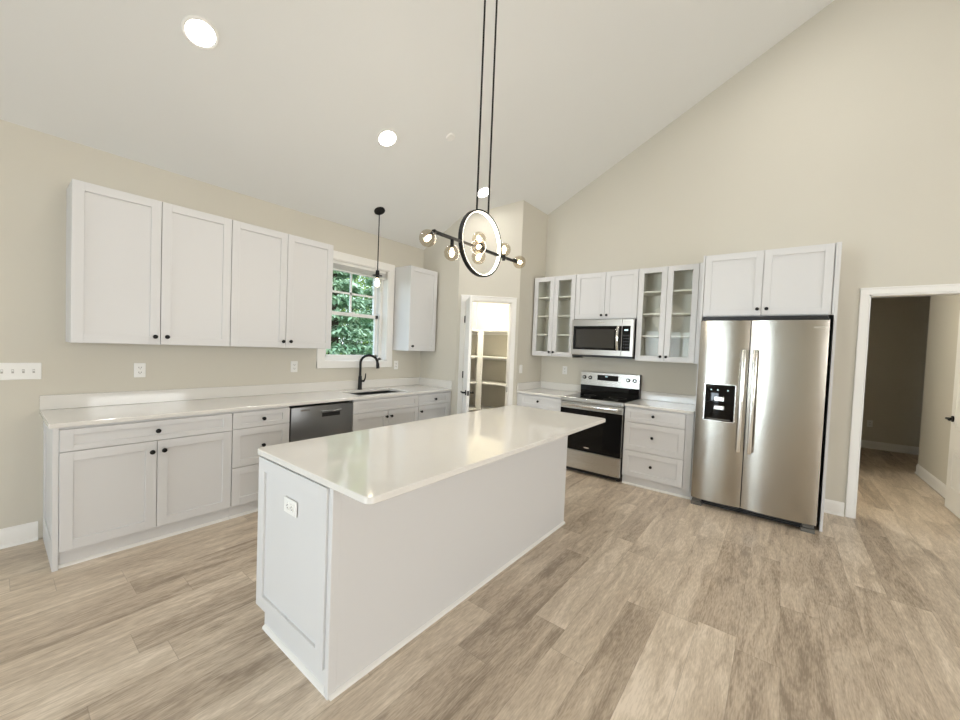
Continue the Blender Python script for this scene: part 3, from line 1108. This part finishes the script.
# ------------------------------------------------------------------ outlets and switches
def outlet(label, loc, rotz, kind='outlet', gangs=1, w=None, horizontal=False):
    """plate faces local -y, centred on loc"""
    w = w or (.072 + .046 * (gangs - 1))
    o = thing('power_outlet' if kind == 'outlet' else 'light_switch', label, 'outlet' if kind == 'outlet' else 'switch', loc, rotz)
    MB().box(-w / 2, w / 2, -.006, 0, -.058, .058, .003).build('plate', M_PLASTIC, o)
    for g in range(gangs):
        cx = (g - (gangs - 1) / 2) * .046
        if kind == 'outlet':
            for zc in (-.0195, .0195):
                rm = MB()
                rm.box(cx - .0165, cx + .0165, -.0085, -.005, zc - .014, zc + .014, .003)
                rr = rm.build('receptacle', M_PLASTIC, o)
                sm = MB()
                sm.box(cx - .0085, cx - .0055, -.0089, -.008, zc - .003, zc + .008).box(cx + .0055, cx + .0085, -.0089, -.008, zc - .003, zc + .008)
                sm.cyl((cx, -.0089, zc - .008), (cx, -.008, zc - .008), .0028, 10)
                sm.build('slots', M_SLOT, rr)
        elif kind == 'switch':
            MB().box(cx - .0055, cx + .0055, -.0075, -.005, -.013, .013).build('toggle_slot', M_TOGSHADE, o)
            tm = MB()
            tm.box(cx - .0045, cx + .0045, -.019, -.005, .000, .010, .002)
            tm.build('toggle', M_PLASTIC, o)
        else:
            MB().box(cx - .0165, cx + .0165, -.009, -.005, -.034, .034, .003).build('rocker', M_PLASTIC, o)
    return o


outlet('wide white four toggle switch plate on the wall left of the cabinets', (-.122, -.0005, 1.188), 0, 'switch', 4)
outlet('white outlet above the left part of the long worktop', (.503, -.0005, 1.182), 0)
outlet('white outlet on the wall just left of the window', (1.743, -.0005, 1.193), 0)
outlet('white outlet below the slim cabinet right of the window', (3.105, -.0005, 1.196), 0)
outlet('white outlet left of the range under the glass cabinet', B_(-1.652, 1.203), RB)
o = outlet('white rocker switch on the pantry return wall above the corner worktop', (4.225, YR - .0005, 1.205), 0, 'rocker')
o = outlet('white sideways mounted outlet in the recessed end panel of the island', (IX0 + .0085, -2.32, .705), RB)
o.rotation_euler = (0, PI / 2, RB)
o.rotation_mode = 'XYZ'
outlet('white outlet low on the dark far hall wall', (9.1495, -5.345, .43), RB)

# ------------------------------------------------------------------ pantry shelving
ps = thing('pantry_shelving', 'white L shaped pantry shelves with a corner support post', 'shelving', (XB, 0, 0))
for z in (.52, .935, 1.342, 1.748):
    sm = MB()
    t = .019
    sm.box(-.35, -.002, YR + .10, -.002, z - t, z, .001)
    sm.box(-1.14, -.35, -.35, -.002, z - t, z, .001)
    sm.box(-.02, -.002, YR + .10, -.002, z - t - .04, z - t).box(-1.14, -.02, -.02, -.002, z - t - .04, z - t)
    sm.build('shelf', M_TRIM, ps)
MB().box(-.352, -.333, -.425, -.325, 0, 1.728, .001).build('support_post', M_TRIM, ps)
pl = thing('pantry_ceiling_light', 'round ceiling light inside the pantry', 'ceiling light', (4.02, -.80, 2.5))
MB().lathe([(0, 0), (.11, 0), (.11, -.02), (.10, -.025), (0, -.025)]).build('base', M_TRIM, pl)
MB().lathe([(.095, -.024), (.088, -.06), (.05, -.085), (0, -.09)]).build('diffuser', emit('pantry_diffuser', (1, .96, .86, 1), 5), pl)
l = bpy.data.lights.new('pantry_lamp', 'POINT')
l.energy = 75
l.color = (1, .95, .80)
l.shadow_soft_size = .10
lo = bpy.data.objects.new('pantry_lamp', l)
COL.objects.link(lo)
lo.parent = pl
lo.location = (0, 0, -.16)


# ------------------------------------------------------------------ recessed lights
NRM = Vector((0, -.4472, -.8944))        # out of the sloped ceiling
QN = Vector((0, 0, -1)).rotation_difference(NRM)
for x, y, watts, lab in ((.569, -1.095, 5, 'recessed ceiling downlight above the left wall cabinets'), (2.016, -1.095, 6, 'recessed ceiling downlight between the left downlight and the chandelier rods'), (3.47, -1.095, 6, 'recessed ceiling downlight seen between the chandelier rods'),
                         (3.47, -3.9, 16, 'added out of view ceiling downlight high above the refrigerator side of the island'), (2.016, -3.9, 8, 'added out of view ceiling downlight high above the open floor beside the island')):  # second row is unseen, added to put more light on the range wall
    d = thing('recessed_downlight', lab, 'ceiling light', (x, y, ceil_z(y)))
    rot = QN.to_matrix().to_4x4()
    MB().lathe([(.078, 0), (.098, 0), (.098, -.004), (.090, -.009), (.078, -.006), (.078, 0)], seg=32).move(rot).build('trim_ring', M_TRIM, d)
    MB().lathe([(.079, -.003), (.05, -.006), (0, -.007)], seg=32).move(rot).build('lens', M_DOWN, d)
    l = bpy.data.lights.new('downlight_lamp', 'AREA')
    l.shape = 'DISK'
    l.size = .15
    l.energy = watts
    l.color = (1, .97, .93)
    lo = bpy.data.objects.new('downlight_lamp', l)
    COL.objects.link(lo)
    lo.parent = d
    lo.location = NRM * .02
    lo.rotation_euler = NRM.to_track_quat('-Z', 'Y').to_euler()

sd = thing('sprinkler_cover', 'small round white sprinkler cap on the sloped ceiling', 'sprinkler', (2.535, -1.401, ceil_z(-1.401)))
MB().lathe([(0, 0), (.045, 0), (.045, -.006), (.036, -.012), (0, -.012)], seg=28).move(QN.to_matrix().to_4x4()).build('cap', M_TRIM, sd)

# ------------------------------------------------------------------ sink pendant
pd = thing('pendant_light', 'small black pendant lamp with clear glass shade over the sink', 'pendant lamp', (2.508, -.348, ceil_z(-.348)))
zp = lambda z: z - ceil_z(-.348)
MB().lathe([(0, .01), (.062, .01), (.062, -.012), (.05, -.02), (0, -.02)], seg=28).move(QN.to_matrix().to_4x4()).build('canopy', M_BLACK, pd)
MB().cyl((0, 0, -.01), (0, 0, zp(2.30)), .006, 10).build('rod', M_BLACK, pd)
MB().lathe([(0, 0), (.020, 0), (.024, -.05), (.055, -.055), (.055, -.062), (.02, -.064), (.02, -.09), (0, -.09)], (0, 0, zp(2.315))).build('socket', M_BLACK, pd)
MB().lathe([(.045, 0), (.052, -.03), (.056, -.10), (.060, -.175)], (0, 0, zp(2.255)), seg=32).build('glass_shade', M_SHADE, pd)
MB().lathe([(0, 0), (.012, 0), (.014, -.02), (.027, -.055), (.028, -.075), (.018, -.10), (0, -.108)], (0, 0, zp(2.235))).build('bulb', M_BULB, pd)

# ------------------------------------------------------------------ chandelier
CX, CY, CZ = 1.775, -2.45, 2.132
ch = thing('chandelier', 'black linear ring chandelier with glass globes hanging over the island', 'chandelier', (CX, CY, CZ))
ctop = ceil_z(CY) - CZ
QC = QN.to_matrix().to_4x4()
MB().lathe([(0, .02), (.09, .02), (.09, -.02), (.08, -.03), (0, -.03)], (0, 0, 0), seg=32).move(Matrix.Translation((0, 0, ctop)) @ QC).build('canopy', M_BLACK, ch)
for dx in (-.062, .062):
    MB().cyl((dx, 0, .238), (dx, 0, ctop), .0065, 10).build('rod', M_BLACK, ch)
rm = MB()
RO, RI, HWD = .218, .207, .014


def ringmesh(m, ro, ri, h, seg=72):
    prof = [(ro, -h), (ro, h), (ri, h), (ri, -h)]
    rings = []
    for i in range(seg):
        a = 2 * PI * i / seg
        rings.append([m.bm.verts.new((r * math.cos(a), t, .034 + r * math.sin(a))) for r, t in prof])
    fs = []
    for i in range(seg):
        A, B2 = rings[i], rings[(i + 1) % seg]
        for k in range(4):
            fs.append(m.bm.faces.new((A[k], A[(k + 1) % 4], B2[(k + 1) % 4], B2[k])))
    bmesh.ops.recalc_face_normals(m.bm, faces=fs)
    return m


rng = ringmesh(rm, RO, RI, HWD).build('ring', M_BLACK, ch)
ringmesh(MB(), RI + .0005, RI - .004, HWD - .002).build('led_strip', M_LED, rng)
MB().box(-.455, .440, -.009, .009, -.009, .009, .002).build('bar', M_BLACK, ch)
GR = .049
for gx, gy, gz, ax in ((-.49, 0, -.050, (-.7, 0, -.7)), (-.285, 0, -.088, (0, 0, -1)), (.265, 0, .056, (0, 0, 1)), (.475, 0, .008, (1, 0, 0)),
                       (-.088, -.048, -.012, (-.6, -.8, 0)), (.024, .040, .078, (0, .45, .9)), (.026, .040, -.044, (0, .45, -.9))):
    g = MB()
    c_ = Vector((gx, gy, gz))
    g.sphere(c_, GR, 28, 14)
    go = g.build('globe', M_GLOBE, ch)
    a = Vector(ax).normalized()
    s_ = MB()
    s_.cyl(c_ - a * (GR + .03), c_ - a * (GR - .016), .012, 14)
    s_.build('socket', M_BLACK, go)
    b_ = MB()
    b_.lathe([(0, -.030), (.008, -.028), (.014, -.006), (.015, .008), (.010, .022), (0, .027)], c_, a, 16)
    b_.build('bulb', M_BULB, go)

l = bpy.data.lights.new('chandelier_lamp', 'POINT')
l.energy = 22
l.color = (1, .90, .76)
l.shadow_soft_size = .25
lo = bpy.data.objects.new('chandelier_lamp', l)
COL.objects.link(lo)
lo.parent = ch

# ------------------------------------------------------------------ outdoors
struct(MB().box(-40, 40, .17, 60, -.6, -.5).build('ground', M_LAWN), 'lawn outside the window')


def tree(name, label, x, y, h, rad, mat, n, seed, layered):
    rnd = random.Random(seed)
    t = thing(name, label, 'tree', (x, y, -.5), 0, 'trees outside the window')
    MB().tube([(0, 0, 0), (.05, .03, h * .5), (0, 0, h * .96)], .1, 10, [.16, .10, .02]).build('trunk', M_BARK, t)
    vs, fs = [], []
    for i in range(n):
        if layered:
            k = rnd.random() ** .8
            z0 = .3 + (h - .3) * k
            z = round(z0 / .33) * .33 + rnd.gauss(0, .05)
            rr = rad * (1 - k) ** .8 * math.sqrt(rnd.uniform(.15, 1)) + .05
            z -= rr * .18
        else:
            k = rnd.random()
            z = h * .12 + h * .88 * k
            rr = rad * math.sin(PI * (0.12 + .85 * k)) ** .6 * rnd.uniform(.45, 1)
        a = rnd.uniform(0, 2 * PI)
        c = Vector((rr * math.cos(a), rr * math.sin(a), z))
        out = Vector((math.cos(a), math.sin(a), rnd.uniform(-.5, .2)))
        u = (out + Vector((rnd.gauss(0, .5), rnd.gauss(0, .5), rnd.gauss(0, .25)))).normalized()
        nn = Vector((rnd.gauss(0, .35), rnd.gauss(0, .35), 1))
        v = u.cross(nn).normalized()
        L_, Wd = rnd.uniform(.05, .12), rnd.uniform(.018, .04)
        b = len(vs)
        dr_ = Vector((0, 0, -.25 * L_))
        vs += [c - u * L_, c + v * Wd, c + u * L_ + dr_, c - v * Wd]
        fs.append((b, b + 1, b + 2, b + 3))
    me = bpy.data.meshes.new('foliage')
    me.from_pydata(vs, [], fs)
    me.materials.append(mat)
    o = bpy.data.objects.new('foliage', me)
    COL.objects.link(o)
    o.parent = t


tree('fir_tree', 'green fir with layered boughs filling the lower right of the window', 7.3, 5.6, 5.2, 1.7, M_LEAF1, 20000, 1, True)
tree('fir_tree', 'green fir at the left edge of the window view', 4.5, 3.9, 4.4, 1.45, M_LEAF1, 18000, 2, True)
tree('leafy_tree', 'bright green leafy tree behind the firs outside the window', 9.2, 10.2, 8.5, 2.5, M_LEAF2, 22000, 3, False)
tree('leafy_tree', 'tall yellow green tree behind the left fir outside', 5.2, 8.2, 7.5, 1.5, M_LEAF2, 19000, 4, False)
tree('fir_tree', 'dark fir at the right of the bright leafy tree outside', 11.2, 6.9, 8.0, 2.0, M_LEAF1, 20000, 5, True)
tree('fir_tree', 'tall fir at the back between the leafy trees', 7.4, 14.4, 10.0, 2.4, M_LEAF1, 20000, 6, True)
tree('fir_tree', 'tall fir farthest right behind the other trees outside', 12.6, 14.2, 10.0, 2.6, M_LEAF1, 20000, 7, True)
